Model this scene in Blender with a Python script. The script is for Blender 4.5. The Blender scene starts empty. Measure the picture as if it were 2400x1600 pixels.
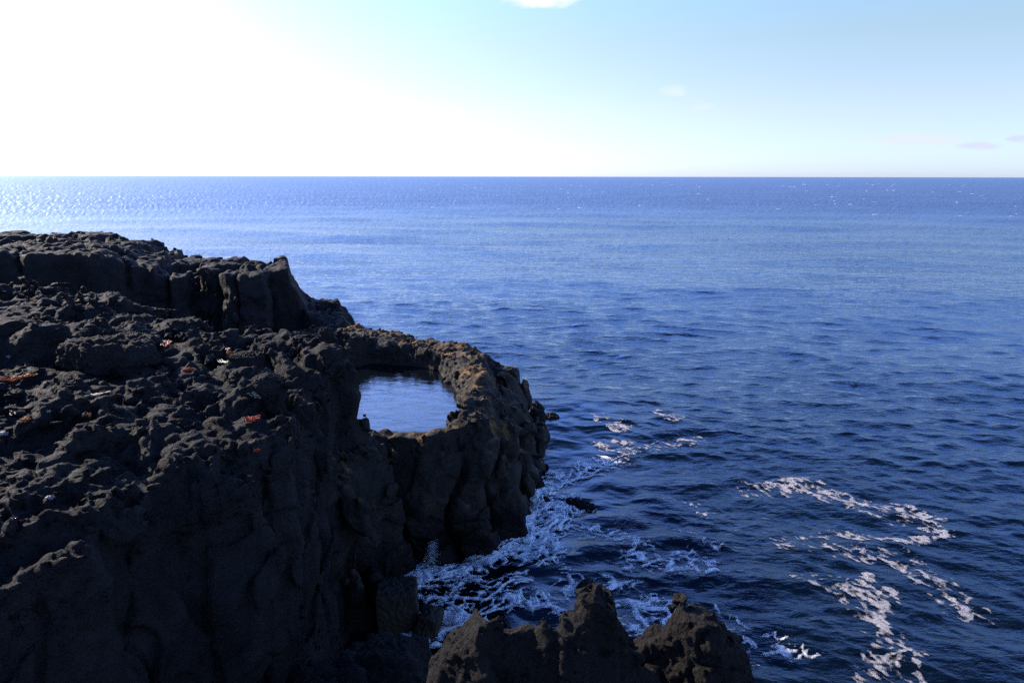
import bpy, math, random
import numpy as np
from mathutils import Vector
from mathutils.bvhtree import BVHTree

sc = bpy.context.scene
COL = sc.collection
R = math.radians
f32 = np.float32
rng = np.random.default_rng(7)
random.seed(7)

# ------------------------------------------------------------------ camera model
CAM_Z = 10.0
PITCH = R(13.58)
ROLL = R(0.10)
FPX = 1600.0
SUN_AZ = R(58.0)      # left of the view direction
SUN_EL = R(26.0)


def ray(px, py):
    a, b = (px - 1200) / FPX, (800 - py) / FPX
    ca, sa = math.cos(ROLL), math.sin(ROLL)
    a, b = a * ca + b * sa, -a * sa + b * ca
    return np.array([a, math.cos(PITCH) + b * math.sin(PITCH), -math.sin(PITCH) + b * math.cos(PITCH)])


def at_z(px, py, z):
    d = ray(px, py)
    t = (z - CAM_Z) / d[2]
    return (d[0] * t, d[1] * t)


def at_y(px, py, y):
    d = ray(px, py)
    t = y / d[1]
    return (d[0] * t, y, CAM_Z + d[2] * t)


# ------------------------------------------------------------------ numpy noise
_N = 64
_g = rng.normal(size=(_N ** 3, 3)).astype(f32)
_g /= np.linalg.norm(_g, axis=1, keepdims=True)
GX, GY, GZ = [np.ascontiguousarray(_g[:, i]) for i in range(3)]


def noise(x, y, z, s, off=0.0):
    """gradient noise, feature size s metres, range about -1..1"""
    x = np.asarray(x, f32) / f32(s) + f32(off + 17.3)
    y = np.asarray(y, f32) / f32(s) + f32(off * 1.7 + 9.1)
    z = np.asarray(z, f32) / f32(s) + f32(off * 0.6 + 31.7)
    xi, yi, zi = np.floor(x), np.floor(y), np.floor(z)
    fx, fy, fz = x - xi, y - yi, z - zi
    xi = xi.astype(np.int32); yi = yi.astype(np.int32); zi = zi.astype(np.int32)
    ux = fx * fx * fx * (fx * (fx * 6 - 15) + 10)
    uy = fy * fy * fy * (fy * (fy * 6 - 15) + 10)
    uz = fz * fz * fz * (fz * (fz * 6 - 15) + 10)
    out = None
    for dz in (0, 1):
        pz = (zi + dz) & 63
        wz = uz if dz else 1 - uz
        for dy in (0, 1):
            py_ = ((yi + dy) & 63) << 6
            wy = uy if dy else 1 - uy
            for dx in (0, 1):
                h = (((xi + dx) & 63) << 12) | py_ | pz
                wx = ux if dx else 1 - ux
                v = (GX[h] * (fx - dx) + GY[h] * (fy - dy) + GZ[h] * (fz - dz)) * (wx * wy * wz)
                out = v if out is None else out + v
    return out * f32(1.5)


def billow(x, y, z, s, off=0.0):
    """rounded lumps with sharp creases, about -0.5..0.6"""
    return np.abs(noise(x, y, z, s, off)) * 2 - f32(0.5)


_vx = rng.random((64 * 64, 3)).astype(f32)


def vor2(x, y, s, off=0):
    """2-D cell noise: distance to nearest, to second nearest, random of the cell"""
    x = x / f32(s) + f32(100.5 + off); y = y / f32(s) + f32(100.5 + off * 1.3)
    xi = np.floor(x).astype(np.int32); yi = np.floor(y).astype(np.int32)
    f1 = np.full(x.shape, 9, f32); f2 = np.full(x.shape, 9, f32); idr = np.zeros(x.shape, f32)
    for dx in (-1, 0, 1):
        for dy in (-1, 0, 1):
            h = (((xi + dx) & 63) << 6) | ((yi + dy) & 63)
            d = np.hypot(xi + dx + _vx[h, 0] - x, yi + dy + _vx[h, 1] - y).astype(f32)
            closer = d < f1
            f2 = np.where(closer, f1, np.minimum(f2, d))
            idr = np.where(closer, _vx[h, 2], idr)
            f1 = np.where(closer, d, f1)
    return f1, f2, idr


def sstep(a, b, x):
    t = np.clip((x - a) / (b - a), 0, 1)
    return t * t * (3 - 2 * t)


def smax(a, b, k):
    h = np.maximum(k - np.abs(a - b), 0) / k
    return np.maximum(a, b) + h * h * (k * 0.25)


def smin(a, b, k):
    return -smax(-a, -b, k)


def poly_sd(x, y, P):
    """signed distance to polygon, negative inside"""
    P = np.asarray(P, f32)
    d = np.full(np.broadcast(x, y).shape, 1e9, f32)
    ins = np.zeros(d.shape, bool)
    n = len(P)
    for i in range(n):
        ax, ay = P[i - 1]; bx, by = P[i]
        ex, ey = bx - ax, by - ay
        wx, wy = x - ax, y - ay
        t = np.clip((wx * ex + wy * ey) / (ex * ex + ey * ey + 1e-9), 0, 1)
        d = np.minimum(d, (wx - ex * t) ** 2 + (wy - ey * t) ** 2)
        c = (ay > y) != (by > y)
        xs = (bx - ax) * (y - ay) / ((by - ay) if by != ay else 1e-9) + ax
        ins ^= c & (x < xs)
    d = np.sqrt(d)
    return np.where(ins, -d, d).astype(f32)


def idw(x, y, L, p=2.0, s=0.3):
    num = np.zeros(np.broadcast(x, y).shape, f32); den = np.zeros_like(num)
    for (lx, ly, lz) in L:
        w = 1.0 / ((x - lx) ** 2 + (y - ly) ** 2 + s * s) ** p
        num += (w * lz).astype(f32); den += w.astype(f32)
    return num / den


# ------------------------------------------------------------------ surface nets
def nets(F, xs, ys, zs):
    nx, ny, nz = F.shape
    S = F < 0
    cnt = np.zeros((nx - 1, ny - 1, nz - 1), np.uint8)
    for i in (0, 1):
        for j in (0, 1):
            for k in (0, 1):
                cnt += S[i:nx - 1 + i, j:ny - 1 + j, k:nz - 1 + k]
    act = (cnt > 0) & (cnt < 8)
    ci, cj, ck = np.nonzero(act)
    n = len(ci)
    idx = np.full(act.shape, -1, np.int32)
    idx[ci, cj, ck] = np.arange(n, dtype=np.int32)
    cv = {}
    for i in (0, 1):
        for j in (0, 1):
            for k in (0, 1):
                cv[i, j, k] = F[ci + i, cj + j, ck + k]
    acc = np.zeros((n, 3), f32); num = np.zeros(n, f32)
    corners = list(cv)
    for a in corners:
        for ax in range(3):
            if a[ax] == 0:
                b = list(a); b[ax] = 1; b = tuple(b)
                va, vb = cv[a], cv[b]
                m = (va < 0) != (vb < 0)
                t = np.where(m, va / np.where(m, va - vb, 1), 0)
                for c in range(3):
                    acc[:, c] += np.where(m, (t if c == ax else a[c]), 0)
                num += m
    acc /= num[:, None]
    V = np.empty((n, 3), f32)
    for c, (g, ii) in enumerate(((xs, ci), (ys, cj), (zs, ck))):
        g = np.asarray(g, f32)
        V[:, c] = g[ii] + acc[:, c] * (g[ii + 1] - g[ii])
    Q = []
    # x edges
    A = S[:-1, 1:-1, 1:-1]; B = S[1:, 1:-1, 1:-1]
    i, j, k = np.nonzero(A != B); j += 1; k += 1
    q = np.stack([idx[i, j - 1, k - 1], idx[i, j, k - 1], idx[i, j, k], idx[i, j - 1, k]], 1)
    fl = S[i, j, k]; q[~fl] = q[~fl][:, ::-1]; Q.append(q)
    A = S[1:-1, :-1, 1:-1]; B = S[1:-1, 1:, 1:-1]
    i, j, k = np.nonzero(A != B); i += 1; k += 1
    q = np.stack([idx[i - 1, j, k - 1], idx[i - 1, j, k], idx[i, j, k], idx[i, j, k - 1]], 1)
    fl = S[i, j, k]; q[~fl] = q[~fl][:, ::-1]; Q.append(q)
    A = S[1:-1, 1:-1, :-1]; B = S[1:-1, 1:-1, 1:]
    i, j, k = np.nonzero(A != B); i += 1; j += 1
    q = np.stack([idx[i - 1, j - 1, k], idx[i, j - 1, k], idx[i, j, k], idx[i - 1, j, k]], 1)
    fl = S[i, j, k]; q[~fl] = q[~fl][:, ::-1]; Q.append(q)
    return V, np.concatenate(Q)


def band_noise(F, xs, ys, zs, B, fn):
    """add fn(x, y, z, f) to the field inside the band |F| < B"""
    m = np.abs(F) < B
    i, j, k = np.nonzero(m)
    x = np.asarray(xs, f32)[i]; y = np.asarray(ys, f32)[j]; z = np.asarray(zs, f32)[k]
    CH = 400000
    out = np.empty(len(i), f32)
    v = F[m]
    for a in range(0, len(i), CH):
        s_ = slice(a, a + CH)
        out[s_] = fn(x[s_], y[s_], z[s_], v[s_])
    F[m] = v + out


def mesh_from(name, V, Q, mat=None, smooth=True, attrs=None, parent=None):
    me = bpy.data.meshes.new(name)
    V = np.ascontiguousarray(V, f32); Q = np.ascontiguousarray(Q, np.int32)
    n, k = Q.shape
    me.vertices.add(len(V)); me.vertices.foreach_set('co', V.ravel())
    me.loops.add(n * k); me.loops.foreach_set('vertex_index', Q.ravel())
    me.polygons.add(n)
    me.polygons.foreach_set('loop_start', np.arange(0, n * k, k, dtype=np.int32))
    me.polygons.foreach_set('loop_total', np.full(n, k, np.int32))
    me.update(calc_edges=True)
    me.validate()
    if smooth:
        me.polygons.foreach_set('use_smooth', np.ones(len(me.polygons), bool))
    if attrs:
        for an, av in attrs.items():
            a = me.attributes.new(an, 'FLOAT', 'POINT')
            a.data.foreach_set('value', np.ascontiguousarray(av, f32))
    if mat: me.materials.append(mat)
    o = bpy.data.objects.new(name, me); COL.objects.link(o)
    if parent: o.parent = parent
    return o


def drop_below(V, Q, z0=-0.3):
    """throw away faces wholly under the waterline floor"""
    keep = (V[Q][:, :, 2] > z0).any(1)
    Q = Q[keep]
    u, inv = np.unique(Q, return_inverse=True)
    return V[u], inv.reshape(Q.shape).astype(np.int32)


def tag(o, label=None, cat=None, group=None, kind=None):
    if label: o['label'] = label
    if cat: o['category'] = cat
    if group: o['group'] = group
    if kind: o['kind'] = kind
    return o


# ------------------------------------------------------------------ materials
def new_mat(name):
    m = bpy.data.materials.new(name); m.use_nodes = True
    nt = m.node_tree; nt.nodes.clear()
    return m, nt


def N(nt, t, **kw):
    n = nt.nodes.new(t)
    for k, v in kw.items():
        if k.startswith('_'): setattr(n, k[1:], v)
        else: n.inputs[k.replace('_', ' ')].default_value = v
    return n


def ramp(nt, src, stops):
    r = nt.nodes.new('ShaderNodeValToRGB')
    el = r.color_ramp.elements
    while len(el) > 1: el.remove(el[-1])
    el[0].position = stops[0][0]; el[0].color = (*stops[0][1], 1)
    for p, c in stops[1:]:
        e = el.new(p); e.color = (*c, 1)
    nt.links.new(src, r.inputs[0])
    return r.outputs[0]


def mixc(nt, fac, a, b, mode='MIX'):
    m = nt.nodes.new('ShaderNodeMix'); m.data_type = 'RGBA'; m.blend_type = mode
    for sock, v in ((m.inputs[0], fac), (m.inputs[6], a), (m.inputs[7], b)):
        if hasattr(v, 'is_linked') or hasattr(v, 'links'): nt.links.new(v, sock)
        elif isinstance(v, (int, float)): sock.default_value = v
        else: sock.default_value = (*v, 1)
    return m.outputs[2]


def mth(nt, op, a, b=None, clamp=False):
    m = nt.nodes.new('ShaderNodeMath'); m.operation = op; m.use_clamp = clamp
    for i, v in enumerate((a, b)):
        if v is None: continue
        if isinstance(v, (int, float)): m.inputs[i].default_value = v
        else: nt.links.new(v, m.inputs[i])
    return m.outputs[0]


def mrange(nt, v, a, b, c=0.0, d=1.0):
    m = nt.nodes.new('ShaderNodeMapRange')
    nt.links.new(v, m.inputs[0])
    for i, q in enumerate((a, b, c, d)): m.inputs[i + 1].default_value = q
    return m.outputs[0]


def rock_mat(name, dark, light, tint=None, tint_lo=0.55, tint_hi=0.7, tint_up=0.0, bump=0.6, fine=26.0,
             rough=0.78, wet=None, spec=0.4, tint2=None):
    m, nt = new_mat(name)
    L = nt.links.new
    tc = N(nt, 'ShaderNodeTexCoord'); co = tc.outputs['Object']
    n1 = N(nt, 'ShaderNodeTexNoise', Scale=1.7, Detail=7.0, Roughness=0.62); L(co, n1.inputs['Vector'])
    n2 = N(nt, 'ShaderNodeTexNoise', Scale=fine, Detail=6.0, Roughness=0.68); L(co, n2.inputs['Vector'])
    vo = N(nt, 'ShaderNodeTexVoronoi', Scale=fine * 0.55); L(co, vo.inputs['Vector'])
    n3 = N(nt, 'ShaderNodeTexNoise', Scale=6.5, Detail=6.0, Roughness=0.6); L(co, n3.inputs['Vector'])
    c = mixc(nt, mrange(nt, n1.outputs[0], 0.32, 0.68), dark, light)
    c = mixc(nt, mrange(nt, n2.outputs[0], 0.40, 0.72, 0.0, 0.5), c, tuple(q * 1.5 for q in light))
    geo = N(nt, 'ShaderNodeNewGeometry')
    sep = N(nt, 'ShaderNodeSeparateXYZ'); L(geo.outputs['Normal'], sep.inputs[0])
    pos = N(nt, 'ShaderNodeSeparateXYZ'); L(geo.outputs['Position'], pos.inputs[0])
    if tint:
        tn = N(nt, 'ShaderNodeTexNoise', Scale=1.05, Detail=8.0, Roughness=0.66); L(co, tn.inputs['Vector'])
        v = tn.outputs[0]
        if tint_up:
            v = mth(nt, 'ADD', v, mth(nt, 'MULTIPLY', mth(nt, 'SUBTRACT', sep.outputs[2], 0.4), tint_up))
        tf = mrange(nt, v, tint_lo, tint_hi)
        c = mixc(nt, tf, c, tint)
        if tint2:
            tn2 = N(nt, 'ShaderNodeTexNoise', Scale=2.6, Detail=7.0, Roughness=0.7); L(co, tn2.inputs['Vector'])
            c = mixc(nt, mrange(nt, tn2.outputs[0], 0.58, 0.66), c, tint2)
    rg = rough
    bs = N(nt, 'ShaderNodeBsdfPrincipled')
    bs.inputs['Specular IOR Level'].default_value = spec
    if wet:
        wn = mth(nt, 'ADD', pos.outputs[2], mth(nt, 'MULTIPLY', mth(nt, 'SUBTRACT', n1.outputs[0], 0.5), 3.0))
        wf = mrange(nt, wn, wet[0], wet[1], 1.0, 0.0)
        c = mixc(nt, wf, c, (0.0035, 0.003, 0.003))
        L(mth(nt, 'SUBTRACT', rough, mth(nt, 'MULTIPLY', wf, 0.35)), bs.inputs['Roughness'])
    else:
        rr = mrange(nt, n3.outputs[0], 0.3, 0.7, rough - 0.12, rough + 0.12)
        L(rr, bs.inputs['Roughness'])
    L(c, bs.inputs['Base Color'])
    h = mth(nt, 'ADD', mth(nt, 'MULTIPLY', n3.outputs[0], 0.10), mth(nt, 'MULTIPLY', n2.outputs[0], 0.035))
    h = mth(nt, 'SUBTRACT', h, mth(nt, 'MULTIPLY', vo.outputs[0], 0.022))
    b = N(nt, 'ShaderNodeBump', Strength=bump, Distance=1.0); L(h, b.inputs['Height'])
    L(b.outputs[0], bs.inputs['Normal'])
    out = N(nt, 'ShaderNodeOutputMaterial'); L(bs.outputs[0], out.inputs[0])
    return m


M_LAVA = rock_mat('lava_black', (0.0065, 0.0059, 0.0057), (0.0260, 0.0238, 0.0230), bump=1.5, spec=0.06)
M_HEAD = rock_mat('lava_headland', (0.0075, 0.0068, 0.0064), (0.0170, 0.0153, 0.0147), bump=0.7, fine=14.0, spec=0.06,
                  tint=(0.10, 0.055, 0.018), tint_lo=0.66, tint_hi=0.78, wet=(2.2, 3.4))
M_RING = rock_mat('basalt_ring', (0.0090, 0.0080, 0.0066), (0.0195, 0.0170, 0.0135), bump=0.8, fine=20.0, spec=0.09,
                  tint=(0.15, 0.080, 0.026), tint_lo=0.58, tint_hi=0.74, tint_up=0.15, wet=(0.7, 2.0),
                  tint2=(0.030, 0.028, 0.026))
M_BROWN = rock_mat('brown_lava', (0.0055, 0.0049, 0.0046), (0.0225, 0.0194, 0.0175), bump=1.6, fine=26.0, spec=0.06)
M_WET = rock_mat('wet_black_rock', (0.003, 0.003, 0.003), (0.008, 0.007, 0.006), bump=0.5, fine=20.0, rough=0.6, spec=0.10)
M_TAN = rock_mat('olive_basalt', (0.010, 0.0085, 0.006), (0.022, 0.018, 0.012), bump=0.5, fine=20.0, spec=0.2)


def water_mat(name, base, chop, near=True, tint=(1, 1, 1)):
    m, nt = new_mat(name)
    L = nt.links.new
    tc = N(nt, 'ShaderNodeTexCoord')
    mp = N(nt, 'ShaderNodeMapping'); L(tc.outputs['Object'], mp.inputs[0])
    mp.inputs['Rotation'].default_value = (0, 0, R(14))
    mp.inputs['Scale'].default_value = (0.62, 1.25, 1.0)
    a = N(nt, 'ShaderNodeTexNoise', Scale=2.4, Detail=5.0, Roughness=0.62, Distortion=0.35); L(mp.outputs[0], a.inputs['Vector'])
    h = mth(nt, 'MULTIPLY', a.outputs[0], 0.20 * chop)
    if near:
        mp2 = N(nt, 'ShaderNodeMapping'); L(tc.outputs['Object'], mp2.inputs[0])
        mp2.inputs['Rotation'].default_value = (0, 0, R(-22)); mp2.inputs['Scale'].default_value = (0.5, 1.2, 1.0)
        b2 = N(nt, 'ShaderNodeTexNoise', Scale=0.55, Detail=4.0, Roughness=0.55, Distortion=0.3); L(mp2.outputs[0], b2.inputs['Vector'])
        h = mth(nt, 'ADD', h, mth(nt, 'MULTIPLY', b2.outputs[0], 0.45 * chop))
        big = N(nt, 'ShaderNodeTexNoise', Scale=0.035, Detail=4.0, Roughness=0.6); L(tc.outputs['Object'], big.inputs['Vector'])
        h = mth(nt, 'MULTIPLY', h, mrange(nt, big.outputs[0], 0.3, 0.7, 0.55, 1.35))
        at = N(nt, 'ShaderNodeAttribute', _attribute_name='calm')
        h = mth(nt, 'MULTIPLY', h, mth(nt, 'SUBTRACT', 1.0, mth(nt, 'MULTIPLY', at.outputs['Fac'], 0.75)))
    gl = N(nt, 'ShaderNodeBsdfGlossy', Roughness=0.05)
    gl.inputs['Color'].default_value = (*tint, 1)
    df = N(nt, 'ShaderNodeBsdfDiffuse'); df.inputs['Color'].default_value = (*base, 1)
    fr = N(nt, 'ShaderNodeFresnel', IOR=1.333)
    b = N(nt, 'ShaderNodeBump', Strength=1.0, Distance=1.0); L(h, b.inputs['Height'])
    nrm = b.outputs[0]
    if near:
        # ripples too small for the mesh: random facet slopes, stronger where the mesh is coarse
        fa = N(nt, 'ShaderNodeAttribute', _attribute_name='ripple')
        r1 = N(nt, 'ShaderNodeTexNoise', Scale=2.3, Detail=3.0, Roughness=0.7); L(mp.outputs[0], r1.inputs['Vector'])
        r2 = N(nt, 'ShaderNodeTexNoise', Scale=0.30, Detail=3.0, Roughness=0.6); L(mp.outputs[0], r2.inputs['Vector'])
        def vm(op, a_, b_):
            n = nt.nodes.new('ShaderNodeVectorMath'); n.operation = op
            for i, v in enumerate((a_, b_)):
                if isinstance(v, tuple): n.inputs[i].default_value = v
                elif v is not None: L(v, n.inputs[i])
            return n.outputs[0]
        sl_ = vm('ADD', vm('MULTIPLY', vm('SUBTRACT', r1.outputs[1], (.5, .5, .5)), (0.55, 1.0, 0)),
                 vm('MULTIPLY', vm('SUBTRACT', r2.outputs[1], (.5, .5, .5)), (0.5, 0.9, 0)))
        amp = nt.nodes.new('ShaderNodeVectorMath'); amp.operation = 'SCALE'; L(sl_, amp.inputs[0]); L(fa.outputs['Fac'], amp.inputs['Scale'])
        nrm = vm('NORMALIZE', vm('ADD', nrm, amp.outputs[0]), None)
        far_ = N(nt, 'ShaderNodeAttribute', _attribute_name='far')
        L(mth(nt, 'ADD', 0.05, mth(nt, 'MULTIPLY', far_.outputs['Fac'], 0.26)), gl.inputs['Roughness'])
        fac = mth(nt, 'MULTIPLY', fr.outputs[0], mth(nt, 'SUBTRACT', 1.0, mth(nt, 'MULTIPLY', far_.outputs['Fac'], 0.56)))
    else:
        fac = fr.outputs[0]
    for nd in (gl, df, fr): L(nrm, nd.inputs['Normal'])
    mx = N(nt, 'ShaderNodeMixShader'); L(fac, mx.inputs[0]); L(df.outputs[0], mx.inputs[1]); L(gl.outputs[0], mx.inputs[2])
    out = N(nt, 'ShaderNodeOutputMaterial'); L(mx.outputs[0], out.inputs[0])
    return m


M_SEA = water_mat('sea_water', (0.0010, 0.0032, 0.0050), 0.36, tint=(0.68, 0.81, 1.0))
M_POOL = water_mat('pool_water', (0.002, 0.003, 0.005), 0.09, near=False)


def foam_mat(name, colr, lacy=True, hole=1.3, fine=9.0):
    m, nt = new_mat(name); L = nt.links.new
    tc = N(nt, 'ShaderNodeTexCoord')
    a = N(nt, 'ShaderNodeTexNoise', Scale=14.0, Detail=6.0, Roughness=0.7); L(tc.outputs['Object'], a.inputs['Vector'])
    bs = N(nt, 'ShaderNodeBsdfPrincipled')
    c = mixc(nt, mrange(nt, a.outputs[0], 0.3, 0.65), tuple(q * 0.6 for q in colr), colr)
    L(c, bs.inputs['Base Color']); bs.inputs['Roughness'].default_value = 0.7
    b = N(nt, 'ShaderNodeBump', Strength=0.8, Distance=0.15); L(a.outputs[0], b.inputs['Height']); L(b.outputs[0], bs.inputs['Normal'])
    out = N(nt, 'ShaderNodeOutputMaterial')
    if lacy:
        # foam breaks into bubbles and holes where the film is thin
        at = N(nt, 'ShaderNodeAttribute', _attribute_name='film')
        n = N(nt, 'ShaderNodeTexNoise', Scale=fine, Detail=5.0, Roughness=0.75); L(tc.outputs['Object'], n.inputs['Vector'])
        v = mth(nt, 'SUBTRACT', mth(nt, 'MULTIPLY', at.outputs['Fac'], 1.0), mth(nt, 'MULTIPLY', mth(nt, 'SUBTRACT', n.outputs[0], 0.30), hole))
        tr = N(nt, 'ShaderNodeBsdfTransparent'); mx = N(nt, 'ShaderNodeMixShader')
        L(mrange(nt, v, -0.10, 0.48), mx.inputs[0]); L(tr.outputs[0], mx.inputs[1]); L(bs.outputs[0], mx.inputs[2])
        L(mx.outputs[0], out.inputs[0])
    else:
        L(bs.outputs[0], out.inputs[0])
    return m


M_FOAM = foam_mat('white_foam', (0.88, 0.89, 0.90), hole=1.2, fine=11.0)
M_SPRAY = foam_mat('white_spray', (0.80, 0.82, 0.84), False)
M_FROTH = foam_mat('sun_dimmed_froth', (0.30, 0.28, 0.285), hole=1.6, fine=11.0)  # foam colour darkened for the sunlit streaks, to hold down the sunlight


def weed_mat(name, c1, c2):
    m, nt = new_mat(name); L = nt.links.new
    tc = N(nt, 'ShaderNodeTexCoord')
    a = N(nt, 'ShaderNodeTexNoise', Scale=22.0, Detail=4.0); L(tc.outputs['Object'], a.inputs['Vector'])
    bs = N(nt, 'ShaderNodeBsdfPrincipled'); L(mixc(nt, mrange(nt, a.outputs[0], 0.35, 0.65), c1, c2), bs.inputs['Base Color'])
    bs.inputs['Roughness'].default_value = 0.5
    tr = N(nt, 'ShaderNodeBsdfTranslucent'); L(mixc(nt, 0.5, c1, c2), tr.inputs[0])
    mx = N(nt, 'ShaderNodeMixShader', Fac=0.4); L(bs.outputs[0], mx.inputs[1]); L(tr.outputs[0], mx.inputs[2])
    out = N(nt, 'ShaderNodeOutputMaterial'); L(mx.outputs[0], out.inputs[0])
    return m


M_WEED_O = weed_mat('orange_weed', (0.34, 0.09, 0.012), (0.58, 0.24, 0.04))
M_WEED_R = weed_mat('red_weed', (0.26, 0.03, 0.010), (0.46, 0.09, 0.02))
M_WEED_P = weed_mat('pale_weed', (0.16, 0.13, 0.09), (0.30, 0.25, 0.18))
M_SHELL = weed_mat('bleached_shell', (0.10, 0.10, 0.11), (0.24, 0.23, 0.23))

# ------------------------------------------------------------------ 1. the near lava shelf (left)
rim = [at_z(*p, 6.0) for p in ((0, 1345), (120, 1325), (199, 1290), (262, 1222), (335, 1150), (383, 1118), (500, 1108), (593, 1062),
                               (665, 1010), (700, 965), (715, 925), (690, 905), (678, 888), (715, 876), (776, 870),
                               (787, 850), (788, 800))]
far = [at_z(*p, z) for p, z in (((714, 790), 6.2), ((571, 770), 6.3), ((450, 762), 6.35), ((378, 752), 6.4))]
RIM = [(-30, -2), (-9, -2), (-7.2, 2.2), (-5.7, 4.4)] + rim + far + [(-9.6, 19.0), (-13, 20.3), (-20, 21), (-30, 22)]
BASE = [(-30, -2), (-9, -2), (-7.0, 2.4), (-5.3, 4.4), (-4.4, 6.0), (-3.95, 7.4), (-3.75, 8.6), (-3.6, 9.6), (-3.45, 10.6), (-3.40, 11.6), (-3.55, 12.6),
        (-4.1, 14.2), (-4.9, 16.0), (-5.4, 17.0), (-6.5, 17.6), (-9.5, 19.6), (-13, 21), (-20, 21.6), (-30, 22.5)]
LM = [(*at_z(px, py, z), z) for px, py, z in (
    (0, 1340, 5.95), (0, 1220, 6.05), (0, 1100, 6.1), (0, 1000, 6.15), (0, 910, 6.15), (200, 1200, 6.1), (200, 1050, 6.15), (300, 960, 6.2),
    (390, 1120, 6.0), (500, 1100, 5.95), (590, 1060, 5.95), (550, 950, 6.1), (640, 960, 6.0), (700, 920, 6.0), (795, 866, 6.1), (803, 800, 6.25), (714, 792, 6.2),
    (640, 830, 6.15), (571, 772, 6.3), (450, 800, 6.3), (420, 880, 6.2), (385, 760, 6.4), (300, 880, 6.15),
    (0, 760, 6.85), (100, 762, 6.9), (185, 772, 6.8), (0, 868, 6.1), (100, 866, 6.1), (160, 862, 6.1), (235, 800, 6.5), (300, 790, 6.45),
    (0, 704, 6.75), (80, 702, 6.75), (150, 703, 6.75), (195, 712, 6.65), (250, 712, 6.45), (310, 722, 6.25), (345, 738, 6.1))]
LM += [(-12.0, 15.8, 6.55), (-10.5, 15.9, 6.5), (-9.2, 15.5, 6.4), (-9.5, 17.2, 6.2), (-14, 12, 6.7), (-18, 14, 6.9), (-9, 6, 6.1), (-24, 18, 7.3)]


def steps(a, b, fn):
    out = [a]
    while out[-1] < b: out.append(out[-1] + fn(out[-1]))
    return np.array(out, f32)


def build_shelf():
    xs = steps(-30, -2.3, lambda v: 0.30 if v < -18 else (0.10 if v < -12 else (0.06 if v < -9.5 else 0.042)))
    ys = steps(-1.5, 22.0, lambda v: 0.25 if v < 3.5 else max(0.030, 0.0050 * v))
    zs = steps(-0.35, 8.2, lambda v: 0.055 if v < 4.6 else 0.036)
    X, Y = np.meshgrid(xs, ys, indexing='ij')
    wx = X + 0.35 * noise(X, Y, 0 * X, 2.2, 3) ; wy = Y + 0.35 * noise(X, Y, 0 * X, 2.2, 5)
    dr = poly_sd(X, Y, RIM); db = poly_sd(X, Y, BASE)
    T = idw(wx, wy, LM, 2.2, 0.25)
    F = np.empty((len(xs), len(ys), len(zs)), f32)
    for k, z in enumerate(zs):
        t = np.clip(z / 6.0, 0, 1.15)
        d = db * (1 - t) + dr * t
        F[:, :, k] = smax(z - T, d, 0.35)

    def coarse(x, y, z, f):
        top = sstep(0.9, 0.25, np.abs(z - 6.35)) * sstep(4.9, 5.5, z)
        w = 0.45 * noise(x, y, z * 0.6, 2.8, 1) + 0.16 * noise(x, y, z * 0.8, 1.1, 2)
        f1, f2, idr = vor2(x + 0.3 * noise(x, y, z, 1.3, 8), y + 0.3 * noise(x, y, z, 1.3, 9), 1.5)
        w = w + (idr - 0.5) * 0.40 + 0.14 * sstep(0.10, 0.0, f2 - f1) + 0.07 * np.sign(noise(x, y, z, 1.0, 14)) + 0.14 * noise(x * 0.4, y * 0.4, z, 0.8, 15)
        n1 = noise(x, y, z, 1.25, 11)
        tp = -0.34 * (np.abs(n1) * 2 - 0.45) + 0.12 * noise(x, y, z, 3.0, 12)
        # the hollow under the rim at the near face
        cav = np.maximum(0, 1 - ((x + 3.6) / 1.3) ** 2 - ((y - 8.1) / 1.25) ** 2 - ((z - 5.0) / 0.85) ** 2)
        return w * (1 - top) + tp * top + 0.75 * cav
    band_noise(F, xs, ys, zs, 1.0, coarse)

    def mid(x, y, z, f):
        top = sstep(4.9, 5.6, z)
        qx = x + 0.12 * noise(x, y, z, 0.5, 20); qy = y + 0.12 * noise(x, y, z, 0.5, 21)
        b = -0.17 * billow(qx, qy, z, 0.55, 22) - 0.13 * billow(qx, qy, z, 0.25, 23)
        w = 0.06 * noise(x, y, z * 0.6, 0.4, 24) - 0.14 * np.abs(noise(x, y, z * 0.8, 0.8, 25)) + 0.10 * sstep(0.05, 0.0, np.abs(noise(x, y, z * 0.6, 1.3, 26)))
        rg = sstep(-0.25, 0.35, noise(x, y, z, 2.4, 27))
        return b * top * (0.6 + 0.6 * rg) + w * (1 - 0.8 * top)
    band_noise(F, xs, ys, zs, 0.34, mid)

    def fine(x, y, z, f):
        top = sstep(4.9, 5.6, z)
        cl = sstep(-0.2, 0.3, noise(x, y, z, 1.0, 33))
        return (0.095 * cl - 0.05 * (1 - cl)) * (top + 0.3) * billow(x, y, z, 0.15, 30) + (0.050 * top * (0.4 + cl) + 0.016) * billow(x, y, z, 0.075, 31)
    band_noise(F, xs, ys, zs, 0.12, fine)
    return drop_below(*nets(F, xs, ys, zs))


V_SHELF, Q_SHELF = build_shelf()
shelf = tag(mesh_from('lava_shelf', V_SHELF, Q_SHELF, M_LAVA), kind='structure')

# ------------------------------------------------------------------ 2. the far headland
HY = 30.0
crest = [(10, 566), (60, 560), (109, 556), (146, 561), (200, 560), (286, 561), (306, 570), (327, 582), (340, 590), (391, 599), (393, 616), (425, 616), (446, 621),
         (493, 612), (531, 612), (560, 615), (578, 608), (673, 608), (680, 646), (697, 670), (718, 701), (758, 711), (777, 709), (792, 701), (801, 720),
         (825, 739), (837, 775), (850, 800)]


def crest_xz(y):
    p = [at_y(px, py, y) for px, py in crest]
    return np.array([q[0] for q in p]), np.array([q[2] for q in p])


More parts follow.
